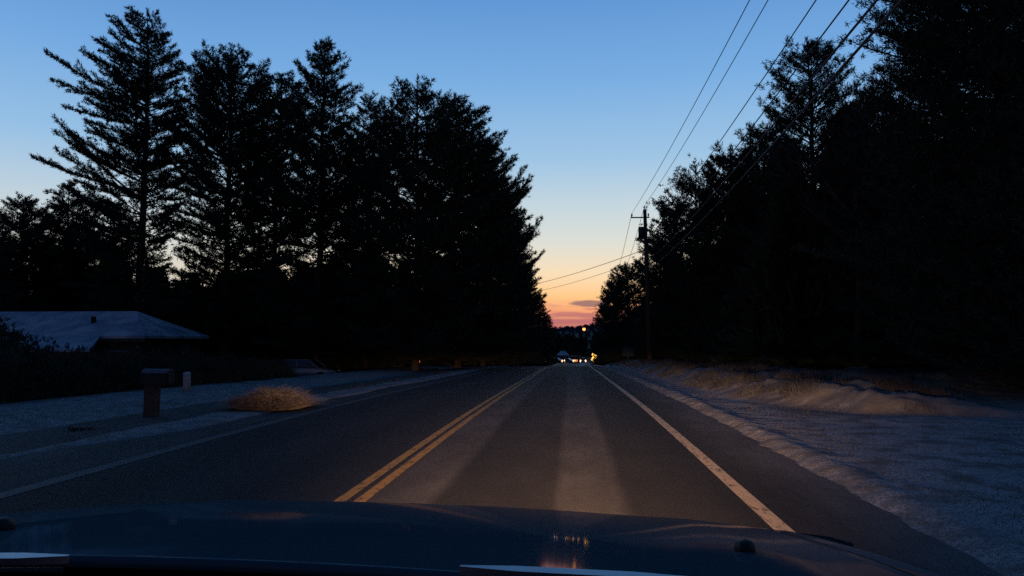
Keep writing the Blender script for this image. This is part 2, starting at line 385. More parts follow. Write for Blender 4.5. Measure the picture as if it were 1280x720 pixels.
tag(strip('road', -8.2, 3.0, 0, roadmat(), nxs=12), kind='structure')
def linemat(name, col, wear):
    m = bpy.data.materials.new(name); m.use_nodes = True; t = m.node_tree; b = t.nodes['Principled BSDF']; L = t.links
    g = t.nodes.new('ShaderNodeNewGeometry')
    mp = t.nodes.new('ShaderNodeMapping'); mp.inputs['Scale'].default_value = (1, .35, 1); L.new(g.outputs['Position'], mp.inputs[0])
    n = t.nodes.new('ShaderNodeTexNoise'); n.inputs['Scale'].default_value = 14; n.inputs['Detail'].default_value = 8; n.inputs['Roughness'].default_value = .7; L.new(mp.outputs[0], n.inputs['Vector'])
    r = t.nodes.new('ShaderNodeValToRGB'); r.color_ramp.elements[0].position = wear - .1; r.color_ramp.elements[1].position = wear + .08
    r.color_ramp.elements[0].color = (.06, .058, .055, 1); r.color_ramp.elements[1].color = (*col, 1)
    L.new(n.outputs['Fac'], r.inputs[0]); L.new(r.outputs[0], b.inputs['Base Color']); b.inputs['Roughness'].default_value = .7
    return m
YEL = linemat('yellow_line_paint', (.68, .38, .08), .42); WHT = linemat('headlit_white_paint', (.88, .66, .40), .42); WHD = linemat('unlit_white_paint', (.12, .125, .125), .46)  # right white has the headlight's warmth in its colour, left white its absence
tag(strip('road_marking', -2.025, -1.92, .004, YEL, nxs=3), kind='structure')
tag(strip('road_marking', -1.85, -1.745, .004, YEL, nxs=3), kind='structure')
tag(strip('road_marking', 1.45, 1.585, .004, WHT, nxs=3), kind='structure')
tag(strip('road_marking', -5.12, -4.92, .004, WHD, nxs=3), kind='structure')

def gz(x, y): return float(ground(x, y))

# ------------------------------------------------------------------ hill on the horizon
hx = np.linspace(-1500, 1500, 240); hy = np.linspace(520, 1500, 24)
A, B = np.meshgrid(hx, hy)
hh = 4 + 24 * np.exp(-((A - 150) / 130) ** 2) * 1 + 9 * np.exp(-((A + 40) / 160) ** 2) + 26 * fbm(A * .004 + 4, A * 0 + 2.5, 3) - 10
Z = -12 + (hh + 5) * ss(520, 900, B)
i = np.arange(A.size).reshape(A.shape); f = np.stack([i[:-1, :-1], i[:-1, 1:], i[1:, 1:], i[1:, :-1]], -1).reshape(-1, 4)
HILLM = mat('wooded_hill', (.05, .055, .06), .95, var=(.08, .085, .09), vscale=.05)
o = newmesh('hills', np.stack([A, B, Z], -1).reshape(-1, 3), f, HILLM, smooth=True); tag(o, kind='structure')
hillz = lambda x, y: -12 + ((4 + 24 * np.exp(-((x - 150) / 130) ** 2) + 9 * np.exp(-((x + 40) / 160) ** 2) + 26 * float(fbm(x * .004 + 4, 2.5, 3)) - 10) + 5) * float(ss(520, 900, y))

# ------------------------------------------------------------------ foliage tools
def blades(C, D, rs, n=9, L=(.16, .30), w=.045, spread=.8, up=.25):
    """needle blades: n thin triangles out of each tuft centre"""
    k = len(C); C = np.repeat(C, n, 0); D = np.repeat(D, n, 0)
    d = D + rs.normal(size=(k * n, 3)) * spread; d[:, 2] += up
    d /= np.linalg.norm(d, axis=1, keepdims=True) + 1e-9
    s = np.cross(d, rs.normal(size=(k * n, 3))); s /= np.linalg.norm(s, axis=1, keepdims=True) + 1e-9
    ln = rs.uniform(L[0], L[1], (k * n, 1)); b = C + rs.normal(size=(k * n, 3)) * .05
    V = np.stack([b - s * w / 2, b + s * w / 2, b + d * ln], 1).reshape(-1, 3)
    return V
def tri_obj(name, Vs, m, parent=None):
    V = np.concatenate(Vs) if isinstance(Vs, list) else Vs
    return newmesh(name, V, np.arange(len(V)).reshape(-1, 3), m, parent)
def tubes(paths, n=4):
    """paths: list of (pts (k,3), radii (k,)) -> V, F quads"""
    Vs = []; Fs = []; off = 0
    ang = np.arange(n) * 2 * np.pi / n
    for P, r in paths:
        P = np.asarray(P, float); k = len(P)
        T = np.gradient(P, axis=0); T /= np.linalg.norm(T, axis=1, keepdims=True) + 1e-9
        ref = np.where(np.abs(T[:, 2:3]) < .9, np.array([[0, 0, 1.]]), np.array([[1., 0, 0]]))
        U = np.cross(T, ref); U /= np.linalg.norm(U, axis=1, keepdims=True) + 1e-9; Wv = np.cross(T, U)
        ring = P[:, None] + (U[:, None] * np.cos(ang)[None, :, None] + Wv[:, None] * np.sin(ang)[None, :, None]) * np.asarray(r)[:, None, None]
        Vs.append(ring.reshape(-1, 3))
        ii = np.arange(k * n).reshape(k, n) + off; jj = np.roll(ii, -1, axis=1)
        Fs.append(np.stack([ii[:-1], jj[:-1], jj[1:], ii[1:]], -1).reshape(-1, 4)); off += k * n
    return np.concatenate(Vs), np.concatenate(Fs)

def pine_data(seed, Ht, Rm, base=.15, flag=0, flagdir=math.pi, shape='pine', dens=1.0, topup=42, lowup=6, whorl=.62, gaps=.12, lean=0, out=None, fill=1.0, clear=0):
    rs = np.random.default_rng(seed); paths = []; TC = []; TD = []
    zs = np.linspace(0, Ht, 14)
    wob = np.cumsum(rs.normal(size=(14, 2)) * .05, 0); wob -= wob[0]
    trunk = np.stack([wob[:, 0] + lean * (zs / Ht) ** 2, wob[:, 1], zs], -1)
    r0 = Ht * .0125
    paths.append((trunk, r0 * (1 - zs / Ht) ** .8 + .015))
    def tp(z): return np.array([np.interp(z, zs, trunk[:, 0]), np.interp(z, zs, trunk[:, 1]), z])
    z = base * Ht
    # a few dead stubs under the crown
    for _ in range(int(8 * dens)):
        zz = rs.uniform(.05, base + .05) * Ht; a = rs.uniform(0, 2 * np.pi); l = rs.uniform(.6, 2.2)
        p0 = tp(zz); paths.append((np.stack([p0, p0 + np.array([np.cos(a) * l * .5, np.sin(a) * l * .5, .05]), p0 + np.array([np.cos(a) * l, np.sin(a) * l, -.05 * l])]), np.array([.035, .02, .008])))
    while z < Ht - .25:
        t = (z / Ht - base) / (1 - base); t = max(0, min(1, t))
        if shape == 'pine': env = (1 - t) ** .55 * (.62 + .38 * min(1, t / .22)) * (1.0 if t < .8 else 1)
        elif shape == 'cone': env = (1 - t) ** .9
        elif shape == 'round': env = math.sqrt(max(0, 1 - (2 * t - .85) ** 2 / 1.4)) if t < .97 else .2
        else: env = (1 - t) ** .7
        if out is not None: env = float(np.interp(Ht - z, out[0], out[1])) / Rm
        nb = rs.integers(5, 8)
        a0 = rs.uniform(0, 2 * np.pi)
        for b in range(nb):
            if rs.random() < gaps: continue
            a = a0 + b * 2 * np.pi / nb + rs.normal() * .25
            l = Rm * env * rs.uniform(.62, 1.12)
            if flag: l *= 1 + flag * math.cos(a - flagdir)
            if rs.random() < .09: l *= 1.25
            l = max(l, .35)
            zb = z + rs.normal() * .16; pit = math.radians(lowup + (topup - lowup) * t ** 1.3 + rs.normal() * 10)
            sw = rs.uniform(.05, .28) * (1 - t) + .05       # up-swept tip
            pit = min(pit, math.radians(58)); l /= max(.6, math.cos(pit)) ** (1 if out is not None else 0)
            if out is not None: zb = max(base * Ht * .8, zb - l * math.sin(pit) * .85)
            s = np.linspace(0, 1, 7)
            p0 = tp(min(zb, Ht - .1)); yaw = rs.normal() * .12
            aa = a + yaw * s
            rr = l * s * math.cos(pit); zz = l * (math.sin(pit) * s + (sw * s ** 2.2 - (.10 * (1 - t)) * s))
            P = np.stack([p0[0] + np.cos(aa) * rr, p0[1] + np.sin(aa) * rr, p0[2] + zz], -1)
            rb = .012 + l * .011
            paths.append((P, rb * (1 - s) + .006))
            T = np.gradient(P, axis=0); T /= np.linalg.norm(T, axis=1, keepdims=True)
            lat = np.array([-math.sin(a), math.cos(a), 0])
            # twigs
            start = .30 if l > 1.5 else .05
            nt_ = max(3, int(l * (1 - start) * 4.6 * dens))
            for k in range(nt_):
                u = start + (1 - start) * (k + rs.random()) / nt_; u = min(u, 1)
                q = np.array([np.interp(u, s, P[:, j]) for j in range(3)]); td = np.array([np.interp(u, s, T[:, j]) for j in range(3)])
                side = 1 if (k % 2) else -1
                tl = min(1.35, .22 + .38 * l * (1 - u) ** .8 * (0.35 + u)) * rs.uniform(.6, 1.2)
                dv = td * .75 + lat * side * rs.uniform(.5, 1.0) + np.array([0, 0, rs.normal() * .14 + .10]); dv /= np.linalg.norm(dv)
                nn = max(2, int(tl / .17))
                for j in range(nn):
                    v = (j + .7) / nn
                    TC.append(q + dv * tl * v + np.array([0, 0, .10 * tl * v * v])); TD.append(dv)
                if tl > .5: paths.append((np.stack([q, q + dv * tl * .9]), np.array([.010, .004])))
            TC.append(P[-1]); TD.append(T[-1]); TC.append(P[-2]); TD.append(T[-2])
        z += whorl * rs.uniform(.55, 1.25) * (.75 + .25 * (1 - t))
    # inner foliage clumps
    if out is not None and fill > 0:
        zz = z = base * Ht; vol = 0
        for d in np.arange(.8, Ht * (1 - base), .5):
            re_ = float(np.interp(d, out[0], out[1]))
            for _ in range(rs.poisson(fill * (re_ * .55 + re_ ** 2 * .14) * (1.0 if d > clear else .5))):
                a = rs.uniform(0, 2 * np.pi); r_ = re_ * math.sqrt(rs.random()) * .86
                c = tp(Ht - d) + np.array([math.cos(a) * r_, math.sin(a) * r_, r_ * .22 + rs.normal() * .25])
                k_ = rs.integers(10, 20); dv = np.array([math.cos(a), math.sin(a), .35])
                off = rs.normal(size=(k_, 3)) * np.array([.42, .42, .16]); 
                TC.extend(list(c + off)); TD.extend([dv] * k_)
                paths.append((np.stack([tp(max(.1, Ht - d - r_ * .25)), c]), np.array([.03, .008])))
    # leader
    for j in range(6): TC.append(tp(Ht - j * .12)); TD.append(np.array([0, 0, 1.]))
    return paths, np.array(TC), np.array(TD), rs

def make_pine(label, loc, rz=0, group=None, nm=None, name='pine_tree', nbl=10, w=.056, L=(.18, .36), **k):
    t = thing(name, label, 'tree', loc, rz, group)
    paths, C, D, rs = pine_data(**k)
    V, Fc = tubes(paths[:1], 8); V2, F2 = tubes(paths[1:], 4)
    newmesh('trunk', np.concatenate([V, V2]), np.concatenate([Fc, F2 + len(V)]), BARK, t)
    tri_obj('crown', blades(C, D, rs, nbl, L, w), nm or NEEDLE, t)
    return t

def make_bare(label, loc, Ht, seed, group=None, spread=.55, name='bare_tree', m=None, leaf=0):
    rs = np.random.default_rng(seed); paths = []; tips = []
    def grow(p, d, l, r, lev):
        k = 5; P = [p]
        for i in range(k):
            d = d + rs.normal(size=3) * .10; d[2] += .05; d /= np.linalg.norm(d); P.append(P[-1] + d * l / k)
        P = np.array(P); paths.append((P, np.maximum(np.linspace(r, r * .55, k + 1), .011)))
        if lev == 0: tips.append((P[-1], d)); return
        for i in range(rs.integers(3, 6) if lev > 1 else rs.integers(4, 7)):
            u = rs.uniform(.35, 1); q = P[int(u * k)]
            nd = d + rs.normal(size=3) * spread; nd[2] = abs(nd[2]) * .7 + .35 * (1 - spread); nd /= np.linalg.norm(nd)
            grow(q, nd, l * rs.uniform(.45, .7), r * .45, lev - 1)
    grow(np.zeros(3), np.array([0, 0, 1.]), Ht * .48, Ht * .010, 4)
    t = thing(name, label, 'tree', loc, 0, group)
    V, Fc = tubes(paths[:1], 8); newmesh('trunk', V, Fc, BARK, t)
    V, Fc = tubes(paths[1:], 3); newmesh('crown', V, Fc, m or TWIG, t)
    return t

def at_tree(px, py, Y):
    p = at(px, py, Y); g = gz(p.x, Y) - .1
    return p.x, g, p.z - g       # x, ground, height

# ------------------------------------------------------------------ left row of pines
def LP(px, py, Y, prof_px, label, seed, **k):
    x, g, h = at_tree(px, py, Y)
    o = np.array(prof_px, float) * Y / F
    q_ = min(1.0, max(.5, Y / 55)); k.setdefault('L', (.18 * q_, .34 * q_)); k['w'] = .062 * q_; k.setdefault('nbl', 10 if Y > 45 else 14)
    return make_pine(label, (x, Y, g), seed=seed, Ht=h, Rm=float(o[:, 1].max()), out=(o[:, 0], o[:, 1]), **k), h
G1 = 'tall pines behind the snow-roofed house'; G2 = 'pines lining the left side of the road'
LP(186, 14, 56, [(0, 10), (20, 30), (60, 56), (120, 78), (160, 88), (240, 70), (420, 62)], 'tallest pine far left, with long ragged limbs reaching out over the house', 11, base=.16, flag=.32, gaps=.14, group=G1, topup=30, lowup=6, dens=1.2, whorl=.84, fill=.35)
LP(290, 62, 56, [(0, 14), (20, 40), (60, 66), (100, 76), (400, 80)], 'broad dense pine with a flat tufted top, right of the tallest pine', 12, base=.14, gaps=.08, group=G1, dens=1.2, topup=42, whorl=.72, fill=.4)
LP(345, 94, 60, [(0, 12), (30, 40), (80, 56), (380, 62)], 'pine with a lower rounded top leaning on the broad dense pine', 13, base=.12, group=G1, dens=1.1, gaps=.2, fill=.4)
LP(405, 54, 52, [(0, 6), (20, 22), (50, 40), (80, 50), (130, 70), (400, 80)], 'slim pine with an upswept feathery pointed top, middle of the left row', 14, base=.10, group=G1, gaps=.10, dens=1.2, topup=42, lowup=8, fill=.4)
LP(462, 122, 58, [(0, 12), (30, 34), (80, 56), (340, 70)], 'shorter dark pine filling the dip between two taller pines', 15, base=.08, group=G1, dens=1.1, gaps=.2, fill=.45)
LP(522, 96, 48, [(0, 12), (15, 30), (50, 50), (100, 76), (380, 100)], 'bushy round-topped pine nearest the road in the left row', 16, base=.05, group=G2, gaps=.05, dens=1.15, topup=44, fill=.55)
LP(574, 118, 53, [(0, 8), (25, 30), (50, 48), (100, 70), (140, 84), (360, 92)], 'pine with long limbs stretching out over the road against the bright sky', 17, base=.05, group=G2, gaps=.10, dens=1.2, flag=.14, flagdir=0, topup=38, lowup=12, fill=.55)
LP(604, 178, 64, [(0, 8), (30, 34), (70, 54), (300, 62)], 'ragged roadside pine directly beyond the one with limbs over the road', 18, base=.04, flag=.2, flagdir=0, gaps=.2, group=G2, dens=1.1, fill=.9)
pp, hp = LP(622, 222, 80, [(0, 8), (30, 26), (80, 38), (260, 46)], 'second ragged roadside pine down the left side, thinning at its top', 19, base=.03, group=G2, dens=1.1, fill=1.0)
for px, py, Y, lab in ((640, 282, 100, 'third roadside pine down the left, beside the orange band of sky'), (657, 334, 125, 'fourth roadside pine down the left, above the distant headlights'),
                       (673, 372, 160, 'fifth roadside pine down the left, touching the pink cloud streaks'), (684, 394, 210, 'last and smallest roadside pine at the left edge of the sunset gap')):
    x, g, h = at_tree(px, py, Y); dup(pp, (x, Y, g), rz=Y * 1.7, scale=(1.0 * h / hp * 1.05, h / hp * 1.05, h / hp), label=lab)
# low trees far left
LP(86, 226, 62, [(0, 3), (30, 26), (60, 46), (200, 60)], 'small spiky conifer left of the tallest pine, behind the roof', 21, base=.05, group=G1, dens=1.2, topup=25, nm=NEEDLE2, fill=1.8)
LP(30, 248, 58, [(0, 14), (20, 34), (60, 50), (200, 56)], 'low rounded conifer at the far left edge above the roof', 22, base=.05, group=G1, dens=1.3, nm=NEEDLE2, fill=1.8)
LP(-14, 275, 52, [(0, 14), (20, 30), (200, 46)], 'low conifer cut by the left edge of the photo', 23, base=.05, group=G1, dens=1.0)
LP(140, 262, 66, [(0, 10), (30, 30), (60, 44), (200, 50)], 'low conifer in the gap under the tallest pine limbs', 24, base=.05, group=G1, dens=1.1, fill=.6)
x, g, h = at_tree(105, 195, 66); make_bare('bare thin-twigged tree faint against the sky left of the tallest pine', (x, 66, g), h * .92, 31)

# ------------------------------------------------------------------ right side trees
G3 = 'trees along the right side of the road'
LP(1240, -330, 21, [(0, 30), (200, 120), (400, 165), (800, 180)], 'huge black tree filling the upper right corner of the photo', 41, base=.03, gaps=.02, group=G3, dens=1.0, whorl=.5, fill=4.4, w=.06)
LP(1178, -110, 26, [(0, 20), (60, 50), (130, 75), (250, 110), (600, 130)], 'tall black tree whose ragged edge meets the wires in the upper right', 42, base=.03, gaps=.04, group=G3, dens=1.2, whorl=.5, fill=3.8, w=.06)
LP(1340, -120, 18, [(0, 30), (100, 110), (600, 180)], 'black tree at the far right edge behind the flat snow', 43, base=.03, group=G3, dens=1.0, whorl=.55, fill=3.8, w=.06)
LP(1010, 48, 36, [(0, 16), (20, 34), (50, 50), (90, 48), (120, 66), (400, 110)], 'bushy-topped tree standing above the wires right of the gap', 44, base=.03, gaps=.06, group=G3, dens=1.5, topup=46, lowup=16, fill=1.1)
LP(1096, 96, 31, [(0, 10), (30, 26), (80, 44), (130, 80), (400, 110)], 'black tree between the bushy-topped tree and the tall corner trees', 45, base=.03, group=G3, dens=1.2, fill=2.2)
LP(956, 162, 42, [(0, 14), (20, 36), (60, 56), (300, 90)], 'dark pine under the wires just left of the bushy-topped tree', 46, base=.03, group=G3, dens=1.2, fill=1.5)
LP(912, 184, 45, [(0, 14), (20, 30), (60, 50), (300, 76)], 'pine with a flat tufted top, third from the utility pole', 47, base=.03, group=G3, gaps=.12, dens=1.2, topup=50, fill=1.7)
LP(868, 208, 49, [(0, 12), (20, 36), (60, 42), (120, 46), (250, 60)], 'open pine with plume-like limbs, second from the utility pole', 48, base=.05, group=G3, gaps=.22, dens=1.1, topup=40, lowup=14, fill=1.1)
pr, hr = LP(842, 250, 54, [(0, 10), (15, 30), (60, 46), (120, 48), (200, 54)], 'dense pine directly behind the utility pole', 49, base=.03, group=G3, dens=1.2, fill=1.6)
for px, py, Y, lab in ((822, 300, 68, 'short pine low behind the utility pole'), (784, 328, 84, 'roadside pine left of the utility pole, under the dropping wires'),
                       (769, 350, 108, 'roadside pine farther down the right, near the sign'), (757, 380, 150, 'small dark pine at the right edge of the sunset gap')):
    x, g, h = at_tree(px, py, Y); dup(pr, (x, Y, g), rz=Y * 1.3, scale=(max(.8, h / hr),) * 2 + (h / hr,), label=lab)
x, g, h = at_tree(1052, 44, 34); make_bare('bare twiggy tree between the bushy-topped tree and the corner tree', (x, 34, g), h * 1.15, 33, spread=.4)
x, g, h = at_tree(1084, 22, 28); make_bare('bare grey tree with fine twigs just under the thick wires', (x, 30, g), h * 1.15, 34, spread=.4)

# ------------------------------------------------------------------ deep woods (masses)
def woods(name, spots, label, nm=NEEDLE, seed=5, per=1, hs=(11, 16), Rm=3.0):
    """one mass of far conifers: cheap crowns of coarse blades"""
    rs = np.random.default_rng(seed); Vs = []; paths = []
    for (x, y, h) in spots:
        g = gz(x, y) - .2
        n = int(900 * per)
        t = rs.random(n) ** .8; a = rs.uniform(0, 2 * np.pi, n); rr = Rm * (1 - t) ** .7 * np.sqrt(rs.uniform(.1, 1, n)) * rs.uniform(.8, 1.15)
        C = np.stack([x + np.cos(a) * rr, y + np.sin(a) * rr, g + .2 + t * h], -1)
        D = np.stack([np.cos(a), np.sin(a), .25 + t], -1)
        Vs.append(blades(C, D, rs, 5, (.5, 1.0), .26, .5)); paths.append((np.array([[x, y, g], [x, y, g + h]]), np.array([.2, .03])))
    o = tri_obj(name, Vs, nm)
    return tag(o, label, 'woods', kind='stuff')
rs = random.Random(3)
sp_ = []
for k in range(150):
    y = rs.uniform(58, 230); x = -rs.uniform(14, 60) - (y - 58) * .05
    if x > -14: continue
    sp_.append((x, y, rs.uniform(8, 12.0)))
for k in range(60): sp_.append((-rs.uniform(17, 62), rs.uniform(60, 84), rs.uniform(7.5, 11.5)))
for k in range(40): sp_.append((-rs.uniform(8.5, 14), rs.uniform(66, 230), rs.uniform(6.5, 9.5)))
woods('woods', sp_, 'black mass of trees behind the pines left of the road')
sp_ = []
for k in range(150):
    y = rs.uniform(19, 230); x = rs.uniform(12, 42)
    if x < 12 + max(0, 24 - y) * .4: continue
    sp_.append((x, y, rs.uniform(9, 13)))
for k in range(46):
    y = rs.uniform(24, 220); sp_.append((rs.uniform(9.5, 12), y, rs.uniform(6, 8.5)))
woods('woods', sp_, 'black mass of trees deep behind the snowy bank right of the road', seed=6)
# woods where the road bends away and on the hill
sp_ = []
for k in range(220):
    y = rs.uniform(330, 420); x = rs.uniform(-90, 110)
    sp_.append((x, y, rs.uniform(9, 13)))
def woods_low(name, spots, label, nm, seed, zf, Rm, n=160):
    rs2 = np.random.default_rng(seed); Vs = []
    for (x, y, h) in spots:
        g = zf(x, y); t = rs2.random(n) ** .8; a = rs2.uniform(0, 2 * np.pi, n); rr = Rm * (1 - t) ** .9 * rs2.uniform(.2, 1, n)
        C = np.stack([x + np.cos(a) * rr, y + np.sin(a) * rr, g + t * h], -1); D = np.stack([np.cos(a), np.sin(a), .6 + t], -1)
        Vs.append(blades(C, D, rs2, 3, (1.0, 2.0), .8, .4))
    return tag(tri_obj(name, Vs, nm), label, 'woods', kind='stuff')
woods_low('woods', sp_, 'dark woods closing off the far end of the road under the hill', NEEDLE, 8, lambda x, y: gz(x, y) - .5, 3.2)
HILLT = mat('hazy_hill_trees', (.10, .125, .17), .95)  # bluish tone paints evening haze into the trees
sp_ = [(rs.uniform(-140, 190), rs.choice([700, 760, 820, 880, 900, 905, 910]) + rs.uniform(-25, 5), rs.uniform(3, 6.5)) for k in range(900)]
woods_low('hill_woods', sp_, 'wooded ridge low on the horizon under the orange sky', HILLT, 9, lambda x, y: float(hillz(x, y)) - 1, 3.6, n=40)

# ------------------------------------------------------------------ utility poles and wires
ptop = at(806, 262, 50); pbx = at(812, 425, 50).x
def pole(label, x, y, h, lean=0, arm=True, lamp=False):
    g = gz(x, y) - .3
    t = thing('utility_pole', label, 'utility pole', (x, y, g), 0, 'utility poles carrying the roadside wires')
    MB().tube([(0, 0, 0), (lean * .5, 0, h * .5), (lean, 0, h)], [.17, .15, .115], 12).build('shaft', POLEM, t, True)
    if arm:
        MB().box((lean - .95, -.15, h - .59), (lean + .30, -.07, h - .51)).build('crossarm', POLEM, t, bevel=.01)
        for ax in (-.88, .22):
            MB().tube([(lean + ax, -.11, h - .5), (lean + ax, -.11, h - .40), (lean + ax, -.11, h - .27)], [.02, .06, .035], 8).build('insulator', mat('porcelain', (.1, .07, .06), .3), t, True)
        MB().tube([(lean, 0, h), (lean, 0, h + .3)], [.03, .02], 6).build('insulator', mat('porcelain', (.1, .07, .06), .3), t, True)
        MB().tube([(lean - .27, -.10, h - 2.0), (lean - .27, -.10, h - 1.2)], .19, 14).build('transformer', mat('transformer_grey', (.08, .08, .085), .6), t, True)
    return t, Vector((x + lean, y, g + h))
hgt = ptop.z - gz(pbx, 50) + .3
_, T1 = pole('weathered wooden utility pole with crossarm and transformer beside the right-hand trees', pbx, 50, hgt, lean=ptop.x - pbx)
_, T0 = pole('wooden utility pole beside the car, close on the right of the road', 5.3, -4, 10.6)
_, T2 = pole('farther wooden utility pole hidden among the right-hand pines', 5.9, 98, 10.4)
_, T3 = pole('wooden utility pole standing among the pines left of the road', -7.6, 96, 10.2, arm=False)
def wire(name, a, b, sag, r, label, cat='wire'):
    pts = []; a = Vector(a); b = Vector(b)
    for i in range(41):
        u = i / 40; p = a.lerp(b, u); p.z -= sag * 4 * u * (1 - u); pts.append(p)
    o = MB().tube(pts, r, 5).build(name, WIREM, None, True)
    return tag(o, label, cat, 'wires running along the right side of the road')
def near_end(px, py, X1, p1, Yat):   # extend the line from the pole through the point seen at the picture's top to the near pole's plane
    q = at(px, py, Yat); k = (T0.y - p1.y) / (q.y - p1.y); return p1 + (q - p1) * k
specs = [ # px at top of picture, distance there, pole attach offset (dx, dz), sag, radius
    (937, 0, 17.5, (-.88, -.25), .012, 'thin leftmost overhead wire, slanting from the crossarm tip to the top edge'),
    (960, 0, 17.5, (.0, .3), .012, 'thin second overhead wire, from the top of the pole to the top edge'),
    (1020, 0, 15.5, (.0, -2.2), .015, 'third overhead wire, single and passing left of the bushy-topped tree'),
    (1061, 0, 13.5, (.05, -3.0), .017, 'fourth overhead wire, crossing in front of the bushy-topped tree'),
    (1096, 0, 12.0, (.1, -3.6), .024, 'thick fifth overhead cable, second from the right'),
    (1127, 0, 11.4, (.12, -4.2), .028, 'thickest overhead cable, rightmost and lowest of the six'),
]
for px, py, Yt, (dx, dz), r, lab in specs:
    p1 = T1 + Vector((dx, -.11, dz)); q = near_end(px, py, 0, p1, Yt)
    # choose end so that the sagging wire passes the point seen at the top edge
    sag = .55; u = (Yt - p1.y) / (q.y - p1.y); q.z += sag * 4 * u * (1 - u) / u
    wire('overhead_wire', p1, q, sag, r, lab)
for j, (dx, dz, r) in enumerate(((-.88, -.25, .016), (0, .3, .016), (.1, -2.2, .018), (.1, -3.6, .022))):
    wire('overhead_wire', T1 + Vector((dx, .05, dz)), T2 + Vector((dx, 0, dz)), .9, r,
         ['outer thin wire dropping from the crossarm to the trees beyond the pole', 'thin wire dropping from the pole top to the trees beyond', 'middle wire beyond the pole, dropping behind the short pines', 'lowest cable beyond the pole, dropping into the short pines'][j])
e1 = at(640, 360, 96); e2 = at(640, 368, 96)
wire('crossing_wire', T1 + Vector((0, 0, -2.7)), Vector((T3.x, T3.y, e1.z)), .35, .022, 'upper wire crossing the sunset gap from the pole to the left pines')
wire('crossing_wire', T1 + Vector((0, 0, -3.3)), Vector((T3.x, T3.y, e2.z)), .45, .016, 'lower wire crossing the sunset gap from the pole to the left pines')

# ------------------------------------------------------------------ house on the left
def house():
    x0, x1, yf, yb = -48.0, -25.5, 42.5, 50.5
    g = -1.9; ez = 1.47; rz_ = 3.1
    t = thing('house', 'low house with a snow-covered hip roof at the left edge under the pines', 'house', (0, 0, 0))
    WALL = mat('house_siding', (.10, .085, .07), .85, var=(.12, .10, .085), vscale=6)
    MB().box((x0, yf + .5, g), (x1 - .5, yb - .5, ez - .02)).build('wall', WALL, t)
    ym = (yf + yb) / 2; xh = x1 - 3.0
    v = [(x0, yf, ez), (x1, yf, ez), (x1, yb, ez), (x0, yb, ez), (x0 + 4, ym, rz_), (xh, ym, rz_)]
    v2 = [(a, b, c + .16) for a, b, c in v]
    f = [(0, 1, 5, 4), (1, 2, 5), (2, 3, 4, 5), (3, 0, 4)]
    mb = MB(); mb.add(v + v2, [tuple(i + 6 for i in q) for q in f] + [q[::-1] for q in f] + [(0, 1, 7, 6), (1, 2, 8, 7), (2, 3, 9, 8), (3, 0, 6, 9)])
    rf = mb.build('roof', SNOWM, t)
    MB().tube([(at(122, 398, 45).x, 44.6, 2.1), (at(122, 398, 45).x, 44.6, 2.85)], .16, 10).build('vent_pipe', BLACKP, rf)
    # fascia board under the eave
    MB().box((x0 - .02, yf - .03, ez - .2), (x1 + .02, yf + .03, ez - .005)).build('fascia', WALL, t)
    # porch with its own lower roof
    px1 = at(112, 440, 39.3).x; pz = at(100, 440, 39.3).z; px0 = px1 - 12
    mb = MB(); a = [(px0, 39.3, pz), (px1, 39.3, pz), (px1 - 1.6, yf + .1, ez + .06), (px0, yf + .1, ez + .06)]; b = [(q[0], q[1], q[2] + .13) for q in a]
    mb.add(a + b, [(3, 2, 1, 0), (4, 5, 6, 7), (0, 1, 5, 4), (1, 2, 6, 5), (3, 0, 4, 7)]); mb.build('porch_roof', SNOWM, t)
    for k in range(5): xx = px0 + .3 + k * (12 - .6) / 4; MB().box((xx - .07, 39.45, g), (xx + .07, 39.6, pz)).build('porch_post', WALL, t)
    DK = mat('window_dark', (.02, .022, .026), .08, coat=1)
    for wx in (-27.3, -31.5, -36, -41):
        fr = MB().box((wx - .75, yf + .44, -.6), (wx + .75, yf + .497, .75)).build('window', mat('window_frame_white', (.35, .35, .35), .6), t)
        MB().box((wx - .66, yf + .42, -.5), (wx + .66, yf + .437, .65)).build('pane', DK, fr)
    d = MB().box((-29.8, yf + .43, g + .2), (-28.9, yf + .497, .45)).build('door', mat('door_brown', (.06, .035, .025), .6), t)
    MB().ball((-29.0, yf + .39, -.7), .05).build('handle', CHROME, d)
house()

# ------------------------------------------------------------------ shrubs in front of the house
def shrub(label, loc, r, h, seed, m=NEEDLE, group='dark shrubs edging the snowy lawn', n=1500, name='shrub', bl=(.06, .16), w=.045, cat='shrub'):
    rs2 = np.random.default_rng(seed); t = thing(name, label, cat, loc, 0, group)
    a = rs2.uniform(0, 2 * np.pi, n); u = rs2.random(n); ph = np.arccos(u); rr = rs2.uniform(.45, 1, n) ** .5 * (1 + .22 * np.sin(3 * a + seed) + .15 * np.sin(5 * a + 2 * seed + 4 * ph))
    C = np.stack([np.cos(a) * np.sin(ph) * rr * r, np.sin(a) * np.sin(ph) * rr * r, np.cos(ph) * rr * h + .05], -1)
    D = C / (np.linalg.norm(C, axis=1, keepdims=True) + 1e-6)
    tri_obj('foliage', blades(C, D, rs2, 7, bl, w, .7), m, t)
    P = []
    for k in range(14):
        c = C[rs2.integers(0, n)] * .9; P.append((np.stack([np.zeros(3), c * .5 + rs2.normal(size=3) * .05, c]), np.array([.025, .015, .005])))
    V, Fc = tubes(P, 4); newmesh('stem', V, Fc, TWIG, t)
    return t
